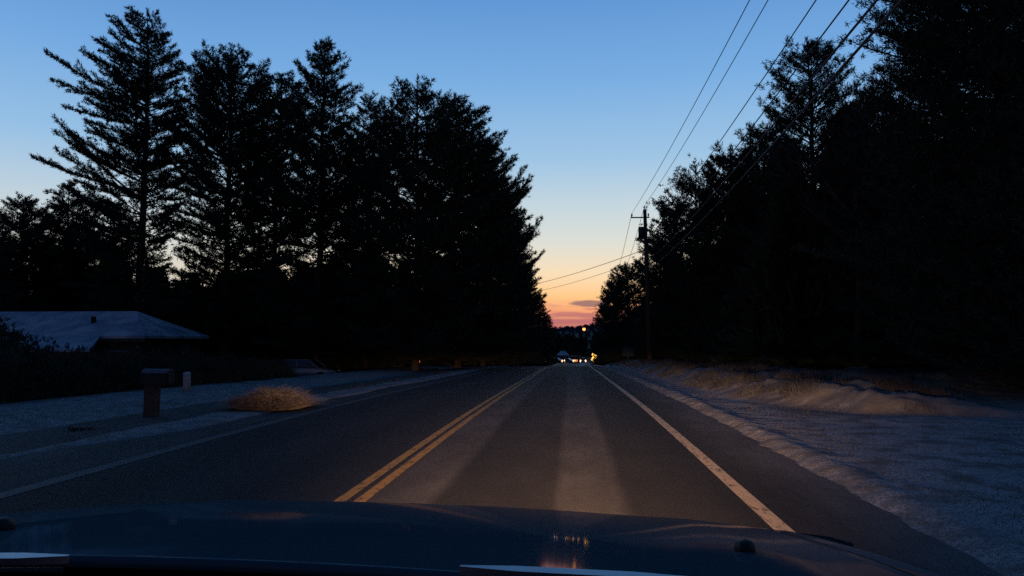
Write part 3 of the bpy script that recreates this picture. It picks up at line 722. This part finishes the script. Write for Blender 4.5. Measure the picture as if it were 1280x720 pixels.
hs = [(17.2, -14.7, 1.5, 1.4, 'dark shrub nearest the car, cut by the left edge'), (19.5, -14.7, 1.6, 1.35, 'second dark shrub from the left edge, in front of the porch'),
      (22, -14.8, 1.6, 1.25, 'third dark shrub from the left edge, under the porch eave'), (24.6, -14.8, 1.6, 1.2, 'fourth dark shrub, behind the mailbox'),
      (27.4, -14.7, 1.6, 1.2, 'fifth dark shrub, behind the short white post'), (30.5, -14.6, 1.7, 1.05, 'sixth dark shrub, right of the short white post'),
      (34, -14.6, 1.8, .9, 'seventh dark shrub, low beside the parked car')]
for k, (y, x, r, h, lab) in enumerate(hs): shrub(lab, (x, y, gz(x, y) - .1), r, h, 60 + k)
bx = at(20, 425, 30)
shrub('large dark rounded shrub hiding the left end of the porch roof', (bx.x - 1, 30, gz(bx.x - 1, 30) - .1), 2.3, at(20, 418, 30).z - gz(bx.x, 30), 77, n=3500, bl=(.12, .26), w=.07)
# snow-dusted brush left of the parked car
SB = mat('snowy_brush', (.10, .09, .08), .9, var=(.42, .43, .46), vscale=3)
q = at(305, 470, 42); shrub('low snow-dusted brush pile beside the parked car', (q.x, 42, gz(q.x, 42) - .1), 1.9, .9, 80, m=SB, group=None, n=1300, name='brush', cat='brush')
q = at(345, 470, 40); shrub('smaller heap of snowy brush hiding the tail of the parked car', (q.x, 40, gz(q.x, 40) - .1), 1.0, .6, 81, m=SB, group=None, n=900, name='brush', cat='brush')

# ------------------------------------------------------------------ dry grass
GRASS = mat('dry_grass', (.40, .34, .30), .8, var=(.52, .46, .40), vscale=6)
def grass_clump(label, x, y, rx, ry, h, seed, n=2600, m=GRASS, name='dry_grass_clump'):
    rs2 = np.random.default_rng(seed); r = np.sqrt(rs2.random(n)); a = rs2.uniform(0, 2 * np.pi, n)
    bx_ = np.cos(a) * r * rx * .8; by_ = np.sin(a) * r * ry * .8
    hh_ = h * (1 - .6 * r ** 2) * rs2.uniform(.45, 1.15, n) * (.62 + .75 * fbm(bx_ * 3.2 + seed, by_ * 3.2, 3)); ox = np.cos(a) * r * rx * .5 + rs2.normal(size=n) * .12; oy = np.sin(a) * r * ry * .5 + rs2.normal(size=n) * .12
    w = .012
    b0 = np.stack([bx_ - w, by_, 0 * bx_], -1); b1 = np.stack([bx_ + w, by_, 0 * bx_], -1)
    m0 = np.stack([bx_ + ox * .45 - w * .8, by_ + oy * .45, hh_ * .8], -1); m1 = m0 + np.array([w * 1.6, 0, 0])
    tp_ = np.stack([bx_ + ox * 1.3, by_ + oy * 1.3, hh_ * rs2.uniform(.75, 1.05, n)], -1)
    V = np.stack([b0, b1, m1, b0, m1, m0, m0, m1, tp_], 1).reshape(-1, 3)
    o = tri_obj(name, V, m); o.location = (x, y, gz(x, y) - .03)
    return tag(o, label, 'grass clump')
q = at(336, 516, 14.6)
grass_clump('mound of tan dry grass lit orange by the headlights at the left roadside', q.x - .08, 14.9, .74, .7, .44, 3, n=9000)
q = at(105, 548, 11)
grass_clump('small low tuft of dark weeds in the snow near the left edge', q.x, 10.9, .28, .3, .16, 4, n=700, m=mat('dark_weed', (.05, .05, .03), .9))
# weeds and brambles poking through the snow on the right bank (uncountable)
WEED = mat('frosted_weeds', (.03, .028, .03), .9, var=(.14, .145, .16), vscale=1.3)
rs2 = np.random.default_rng(12); n = 30000
yy = 13.5 + 60 * rs2.random(n) ** 1.7; off = rs2.random(n) ** .8 * 3.4 + .25; xx = bank_line(yy) + off
keep = (xx < 12) & (fbm(xx * .8 + 50, yy * .6, 3) > .45); xx = xx[keep]; yy = yy[keep]; n = len(xx)
zz = ground(xx, yy) - .02
C = np.stack([xx, yy, zz], -1); D = np.tile(np.array([[0, 0, 1.]]), (n, 1))
weeds = tri_obj('weeds', blades(C, D, rs2, 5, (.06, .26), .012, .8, .2), WEED)
tag(weeds, 'frosted dry weeds sticking out of the snowy bank right of the road', 'weeds', kind='stuff')
# sparse grass tips through the thin snow of both verges
n = 16000
yy = 4.5 + 40 * rs2.random(n) ** 1.8; side = rs2.random(n) < .5
xx = np.where(side, -6.3 - 6.2 * rs2.random(n) ** .9, 3.0 + 8.0 * rs2.random(n))
keep = fbm(xx * .7 + 3, yy * .7 + 11, 3) > .43; xx = xx[keep]; yy = yy[keep]; n = len(xx)
C = np.stack([xx, yy, ground(xx, yy) - .01], -1); D = np.tile(np.array([[0, 0, 1.]]), (n, 1))
tag(tri_obj('grass', blades(C, D, rs2, 4, (.03, .09), .006, .7, .2), mat('grass_tips', (.10, .085, .045), .9)), 'short dead grass tips poking through the thin snow', 'grass', kind='stuff')

# ------------------------------------------------------------------ mailbox, marker post, sign, reflector
q = at(189, 530, 13.0); mz = gz(q.x, 13.0)
t = thing('mailbox', 'mailbox with a snow-topped lid on a thick wooden post at the left roadside', 'mailbox', (q.x, 13.0, mz - .05))
MB().box((-.11, -.09, 0), (.11, .09, .74)).build('post', mat('post_wood', (.13, .11, .09), .9, var=(.09, .075, .06), vscale=8, bump=.4), t, bevel=.012)
prof_ = [(-.13, 0), (.13, 0), (.13, .16)] + [(.13 * math.cos(a), .16 + .10 * math.sin(a)) for a in np.linspace(.2, math.pi - .2, 8)] + [(-.13, .16)]
mb = MB(); k = len(prof_); vs = [(-.16, p[0], .74 + p[1]) for p in prof_] + [(.34, p[0], .74 + p[1]) for p in prof_]
mb.add(vs, [tuple(range(k)), tuple(range(2 * k - 1, k - 1, -1))] + [(i, i + k, (i + 1) % k + k, (i + 1) % k) for i in range(k)])
bxo = mb.build('box', mat('mailbox_black', (.03, .03, .032), .5), t)
mb = MB(); pr_ = [(.14 * math.cos(a), .165 + .115 * math.sin(a)) for a in np.linspace(.35, math.pi - .35, 8)] + [(.105 * math.cos(a), .165 + .095 * math.sin(a)) for a in np.linspace(math.pi - .35, .35, 8)]
k = len(pr_); vs = [(-.15, p[0], .745 + p[1]) for p in pr_] + [(.33, p[0], .745 + p[1]) for p in pr_]
mb.add(vs, [tuple(range(k)), tuple(range(2 * k - 1, k - 1, -1))] + [(i, i + k, (i + 1) % k + k, (i + 1) % k) for i in range(k)]); mb.build('snow_cap', mat('thin_frost', (.16, .18, .19), .8, var=(.3, .32, .34), vscale=9), t)
MB().box((.342, -.11, .76), (.36, .11, .95)).build('door', mat('mailbox_black', (0, 0, 0)), t)
q = at(233, 491, 21.5)
t = thing('marker_post', 'short white post standing at the back of the left lawn', 'post', (q.x, 21.5, gz(q.x, 21.5) - .05))
MB().tube([(0, 0, 0), (0, 0, .46), (0, 0, .52)], [.11, .11, .10], 10).build('post', mat('white_plastic', (.55, .56, .58), .6), t, True)
MB().ball((0, 0, .54), .12, sc=(1, 1, .6)).build('cap', SNOWM, t, True)
q = at(785, 439, 62); g = gz(q.x, 62)
t = thing('road_sign', 'pale blank-looking road sign low against the right-hand trees', 'road sign', (q.x, 62, g - .3))
MB().tube([(0, 0, 0), (0, 0, q.z - g + .7)], .035, 8).build('post', mat('galvanised', (.3, .31, .32), .5, metal=.6), t)
MB().box((-.46, -.07, q.z - g - .12), (.46, -.045, q.z - g + .66)).build('panel', mat('sign_face', (.06, .11, .15), .6, var=(.05, .09, .12), vscale=3), t, bevel=.01)
q = at(524, 452, 60); g = gz(q.x, 60)
t = thing('reflector_post', 'thin driveway marker with an added dull red glow among the left pines', 'reflector', (q.x, 60, g))
MB().tube([(0, 0, 0), (0, 0, q.z - g)], .025, 6).build('post', POLEM, t)
MB().tube([(0, -.05, q.z - g), (0, -.02, q.z - g)], .09, 10).build('reflector', mat('glowing_red_reflector', (.6, .12, .05), .3, emit=(1, .25, .1), estr=.4), t)  # emission paints the glint; the reflector itself is no lamp

# ------------------------------------------------------------------ cars
def make_car(label, loc, rz, paint, lit=False, group=None, red=False):
    """saloon, nose towards +X, length 4.4 m"""
    t = thing('car', label, 'car', loc, rz, group)
    st = [ # x, half width, z low, z belt, z shoulder-width factor
        (-2.2, .70, .45, .82), (-2.1, .80, .30, .92), (-1.5, .88, .22, .96), (-.6, .90, .20, .95), (.6, .90, .20, .93), (1.2, .89, .20, .90), (1.8, .84, .24, .78), (2.12, .74, .30, .66), (2.2, .60, .40, .58)]
    vs = []; k = 10
    for x, w, z0, z1 in st:
        for j in range(k):
            a = j / (k - 1) * math.pi
            cx = math.cos(a); sz = math.sin(a)
            yy_ = w * (abs(cx) ** .35) * (1 if cx > 0 else -1)
            vs.append((x, yy_, z0 + (z1 - z0) * sz ** .45))
    fs = [(i * k + j, (i + 1) * k + j, (i + 1) * k + j + 1, i * k + j + 1) for i in range(len(st) - 1) for j in range(k - 1)]
    fs += [((i + 1) * k, i * k, i * k + k - 1, (i + 1) * k + k - 1) for i in range(len(st) - 1)] + [tuple(range(k)), tuple(range(len(st) * k - 1, (len(st) - 1) * k - 1, -1))]
    body = newmesh('body', np.array(vs), fs, paint, t, True)
    cab = [(-1.75, .93, .80), (1.15, .90, .80), (.45, 1.40, .62), (-1.05, 1.42, .62)]
    v = []
    for x, z, w in cab: v += [(x, -w, z), (x, w, z)]
    newmesh('window', np.array(v), [(0, 2, 4, 6), (1, 7, 5, 3), (2, 3, 5, 4), (6, 7, 1, 0), (0, 1, 3, 2)], GLASS, t)
    MB().box((-1.10, -.60, 1.40), (.46, .60, 1.435)).build('roof', paint, t, bevel=.015)
    for s in (-1, 1):
        for a_, b_ in (((-1.75, s * .80, .93), (-1.05, s * .62, 1.42)), ((1.15, s * .80, .90), (.45, s * .62, 1.40)), ((-.25, s * .80, .92), (-.3, s * .625, 1.42))):
            MB().tube([a_, b_], .03, 6).build('pillar', paint, t)
    for x in (-1.4, 1.35):
        for s in (-1, 1):
            wh = MB().tube([(x, s * .72, .32), (x, s * .93, .32)], .32, 18).build('wheel', TYRE, t)
            MB().tube([(x, s * .925, .32), (x, s * .94, .32)], .2, 12).build('rim', RIM, wh)
    for s in (-1, 1):
        hm = mat('headlight_lit', (.9, .9, .85), .2, emit=(1, .50, .25), estr=3.6) if lit else mat('headlight_off', (.5, .5, .5), .1, coat=1)
        MB().ball((2.1, s * .66, .62), .16, sc=(.6, 1.15 if lit else 1, 2.1 if lit else .7)).build('headlight', hm, t, True)  # lit lamps stretched tall to imitate glare
        MB().box((-2.2, s * .62 - .1, .72), (-2.1, s * .62 + .1, .84)).build('taillight', mat('taillight', (.3, .02, .02), .3), t)
    return t
DARKP = mat('dark_car_paint', (.30, .33, .35), .35, metal=.3, coat=1)
q = at(381, 474, 48)
make_car('dark parked car nosing right beyond the snowy lawn, under the left pines', (q.x, 48, gz(q.x, 48)), 0, DARKP)
def far_car(px1, px2, Y, label, twist=0):
    p = at((px1 + px2) / 2, 451, Y); x = p.x
    # oncoming: nose towards the camera (-Y)
    return make_car(label, (x, Y, p.z - .62), R(-90) + twist, DARKP, lit=True, group='distant cars with lit headlights at the end of the road')
far_car(725.5, 731.8, 200, 'distant car whose two headlights shine just left of the yellow lamp')
far_car(694.7, 697.3, 212, 'distant car turning, its two headlights almost merged, left of the gap', twist=R(62))
far_car(708.3, 710.3, 225, 'distant car with a headlight just right of the snowy far roof', twist=R(70))

# far snowy-roofed building
p = at(703, 441, 300)
t = thing('far_house', 'tiny house with a pale snowy roof at the end of the road', 'house', (p.x, 300, gz(p.x, 300)))
hz = p.z - gz(p.x, 300)
MB().box((-2.1, 0, 0), (2.1, 5, hz - .9)).build('wall', mat('far_siding', (.12, .11, .10), .8), t)
mb = MB(); mb.add([(-2.5, -.4, hz - 1.0), (2.5, -.4, hz - 1.0), (2.5, 5.4, hz - 1.0), (-2.5, 5.4, hz - 1.0), (-.8, 2.5, hz + .7), (1.3, 2.5, hz + .7)], [(0, 1, 5, 4), (1, 2, 5), (2, 3, 4, 5), (3, 0, 4), (3, 2, 1, 0)]); mb.build('roof', SNOWM, t)
# low roadside store with one lit orange window
p = at(718.5, 451, 260)
t = thing('roadside_store', 'low far building with a dim orange lit window between the headlights', 'building', (p.x, 262, p.z - 1.6))
MB().box((-2.2, 0, 0), (2.2, 4, 3.0)).build('wall', mat('far_siding', (.12, .11, .10), .8), t)
MB().box((-2.5, -.3, 3.0), (2.5, 4.3, 3.2)).build('roof', mat('far_siding', (.12, .11, .10), .8), t)
MB().box((-1.0, -.06, 1.25), (1.0, -.01, 1.95)).build('window', mat('lit_window', (.3, .2, .1), .5, emit=(1, .36, .10), estr=.75), t)

# street lamp on a tall pole in front of the hill
p = at(730, 411.5, 240); g = gz(p.x, 240)
t = thing('street_lamp', 'glowing orange street lamp high in front of the far wooded hill', 'street lamp', (p.x + 1.2, 240, g))
hh_ = p.z - g
MB().tube([(0, 0, 0), (0, 0, hh_ + .3)], [.12, .08], 8).build('pole', POLEM, t)
MB().tube([(0, 0, hh_ + .1), (-.6, 0, hh_ + .45), (-1.2, 0, hh_ + .3)], .04, 6).build('arm', POLEM, t)
MB().ball((-1.2, 0, hh_), .50, sc=(1, 1, 1.0)).build('lamp', mat('sodium_lamp', (.9, .6, .3), .3, emit=(1, .36, .09), estr=2.6), t, True)
MB().ball((-1.2, 0, hh_ + .46), .40, sc=(1, 1, .25)).build('hood', POLEM, t, True)
# yellow lamps at the right end of the road
def yard_lamp(px, py, Y, r, lab):
    p = at(px, py, Y); g = gz(p.x, Y)
    t = thing('yard_lamp', lab, 'lamp', (p.x, Y, g), 0, 'yellow lamps at the right end of the road'); h = p.z - g
    MB().tube([(0, 0, 0), (0, 0, max(.3, h - r * .8))], .07, 8).build('pole', POLEM, t)
    MB().ball((0, 0, h), r, sc=(1, 1, 1.15)).build('globe', mat('yellow_globe', (.9, .8, .4), .3, emit=(1, .50, .09), estr=4.5), t, True)
    MB().ball((0, 0, h + r * 1.1), r * .25, sc=(1, 1, .4)).build('cap', BLACKP, t, True)
yard_lamp(743.3, 444.6, 180, .72, 'largest and highest yellow lamp, right end of the row of distant lights')
yard_lamp(740.6, 448.6, 178, .36, 'smaller yellow lamp low left of the largest one')
yard_lamp(742.3, 451.8, 176, .18, 'tiny pale lamp under the two yellow ones')
yard_lamp(682, 451.4, 205, .14, 'tiny faint lamp left of all the distant headlights')

# ------------------------------------------------------------------ the car the view is taken from
car = thing('own_car', 'front of the dark blue-grey car the photo is taken from, hood along the bottom', 'car', (0, 0, 0))
HW = .98
def z0(y): return 1.112 - .137 * (y - .85) - .035 * np.maximum(y - 1.15, 0) ** 2 - .25 * np.maximum(y - 1.98, 0) ** 2 * 4
def hoodz(x, y):
    u = np.abs(x - CARX) / HW
    edge = ss(.86, 1.03, u) * .07
    crease = .004 * np.exp(-((u - .60) / .09) ** 2)
    return z0(y) - .042 * (u * HW) ** 2 - .025 * (x - CARX) - edge + crease
def surf(name, us, vs, fn, m, parent, thick=0):
    A_, B_ = np.meshgrid(us, vs); P = fn(A_, B_); i = np.arange(A_.size).reshape(A_.shape)
    f = np.stack([i[:-1, :-1], i[:-1, 1:], i[1:, 1:], i[1:, :-1]], -1).reshape(-1, 4)
    o = newmesh(name, P.reshape(-1, 3), f, m, parent, True)
    if thick:
        s = o.modifiers.new('solid', 'SOLIDIFY'); s.thickness = thick; s.offset = -1
    return o
def front(x): return 2.22 - .30 * (np.abs(x - CARX) / HW) ** 2.4
def hoodfn(u, v):     # u -1..1 across the hood, v 0..1 back to front
    x = CARX + u * .79; yb = .85 - .05 * u ** 2 + .0 * v; y = yb + (front(x) - yb) * v
    return np.stack([x, y, hoodz(x, y)], -1)
hood = surf('hood', np.linspace(-1, 1, 61), np.concatenate([[0, .012, .025], np.linspace(.05, 1, 50)]), hoodfn, PAINT, car, .012)
for s in (-1, 1):
    def ff(u, v, s=s):   # fender: top strip then down the side
        a = np.clip(u / .35, 0, 1); x = CARX + s * (.796 + (HW - .796) * a)
        y = .55 + (front(x) - .55) * v; zt = hoodz(CARX + s * (.796 + (HW - .796) * a), np.maximum(y, .8)) + .0 * a
        d = np.clip((u - .35) / .65, 0, 1); arch = np.clip(.36 ** 2 - (y - 1.48) ** 2, 0, None) ** .5
        zb = .26 + arch
        z = zt + (zb - zt) * d; x = x + s * (.05 * np.sin(math.pi * np.minimum(1, d * 1.15)))
        return np.stack([x, y, z], -1)
    fe = surf('fender', np.concatenate([np.linspace(0, .35, 12), np.linspace(.38, 1, 14)]), np.linspace(0, 1, 60), ff, PAINT, car)
    wh = MB().tube([(CARX + s * .70, 1.48, .33), (CARX + s * .90, 1.48, .33)], .32, 28).build('wheel', TYRE, car)
    MB().tube([(CARX + s * .895, 1.48, .33), (CARX + s * .91, 1.48, .33)], .21, 20).build('rim', RIM, wh)
    hl = MB().ball((CARX + s * .66, front(CARX + s * .66) - .04, .68), .13, 14, 10, (1.35, .75, .75)).build('headlight', mat('lamp_glass', (.5, .5, .5), .05, coat=1, emit=(1, .75, .5), estr=1.0), car, True)
bf = lambda u, v: np.stack([CARX + u * HW, front(CARX + u * HW) + .09 * np.sin(math.pi * v), (hoodz(CARX + u * .9 * HW, front(CARX + u * HW)) - .01) * (1 - v) + .22 * v], -1)
surf('bumper', np.linspace(-1, 1, 41), np.linspace(0, 1, 14), bf, PAINT, car)
mb = MB()
for k in range(5): mb.box((CARX - .42, front(CARX) + .045, .52 + k * .055), (CARX + .42, front(CARX) + .105, .535 + k * .055))
mb.build('grille', BLACKP, car)
# cowl and dashboard
cf = lambda u, v: np.stack([CARX + u * .82, .885 - .05 * u ** 2 - v * .26, z0(.85) - .018 - .042 * (u * .82) ** 2 - .0205 * u - .05 * v - .03 * np.sin(math.pi * v)], -1)
surf('cowl', np.linspace(-1, 1, 31), np.linspace(0, 1, 8), cf, BLACKP, car)
df = lambda u, v: np.stack([CARX + u * .78, .62 - .05 * u ** 2 - v * .28, z0(.85) - .075 - .03 * v - .05 * u ** 2 * .6], -1)
surf('dashboard', np.linspace(-1, 1, 21), np.linspace(0, 1, 6), df, BLACKP, car)
def on_hood(px, py):
    for y in np.linspace(.8, 2.2, 281):
        p = at(px, py, y)
        if p.z < float(hoodz(p.x, y)): return Vector((p.x, y, float(hoodz(p.x, y))))
    return at(px, py, 1.1)
for px, py in ((931, 689), (3, 662)):
    p = on_hood(px, py)
    MB().ball((p.x, p.y, p.z + .004), .0165, 14, 9, (1.0, 1.25, .85)).ball((p.x, p.y - .012, p.z - .002), .017, 10, 6, (1, 1.2, .4)).build('washer_nozzle', BLACKP, car, True)
# strips added to imitate sky highlights along the hood's rear edge
GLINT = mat('glint_satin', (.60, .60, .60), .38, metal=1)
def sky_glint_strip(px0, py0, px1, py1, y0, y1, dep):
    a = at(px0, py0, y0); b = at(px1, py1, y1); n_ = 24; vs = []; fs = []
    for i in range(n_ + 1):
        p = a.lerp(b, i / n_); k_ = dep * (.25 + .75 * min(1, 4 * min(i, n_ - i) / n_))
        # flat top facet tilted to mirror the bright sky, with a rounded underside
        vs += [p + Vector((0, -k_ * .5, -k_ * .07)), p + Vector((0, k_ * .5, k_ * .07)), p + Vector((0, k_ * .4, -.006)), p + Vector((0, -k_ * .4, -.009))]
    for i in range(n_): fs += [tuple(4 * i + q for q in (j, (j + 1) % 4, (j + 1) % 4 + 4, j + 4)) for j in range(4)]
    fs += [(3, 2, 1, 0), (4 * n_, 4 * n_ + 1, 4 * n_ + 2, 4 * n_ + 3)]
    w = newmesh('sky_glint_strip', np.array(vs), fs, GLINT, car)
    MB().tube([a + Vector((0, -.01, -.014)), b + Vector((0, -.01, -.014))], .004, 6).build('glint_base', BLACKP, w)
sky_glint_strip(575, 707, 870, 722, .80, .80, .013)
sky_glint_strip(-160, 695, 86, 694, .80, .81, .015)
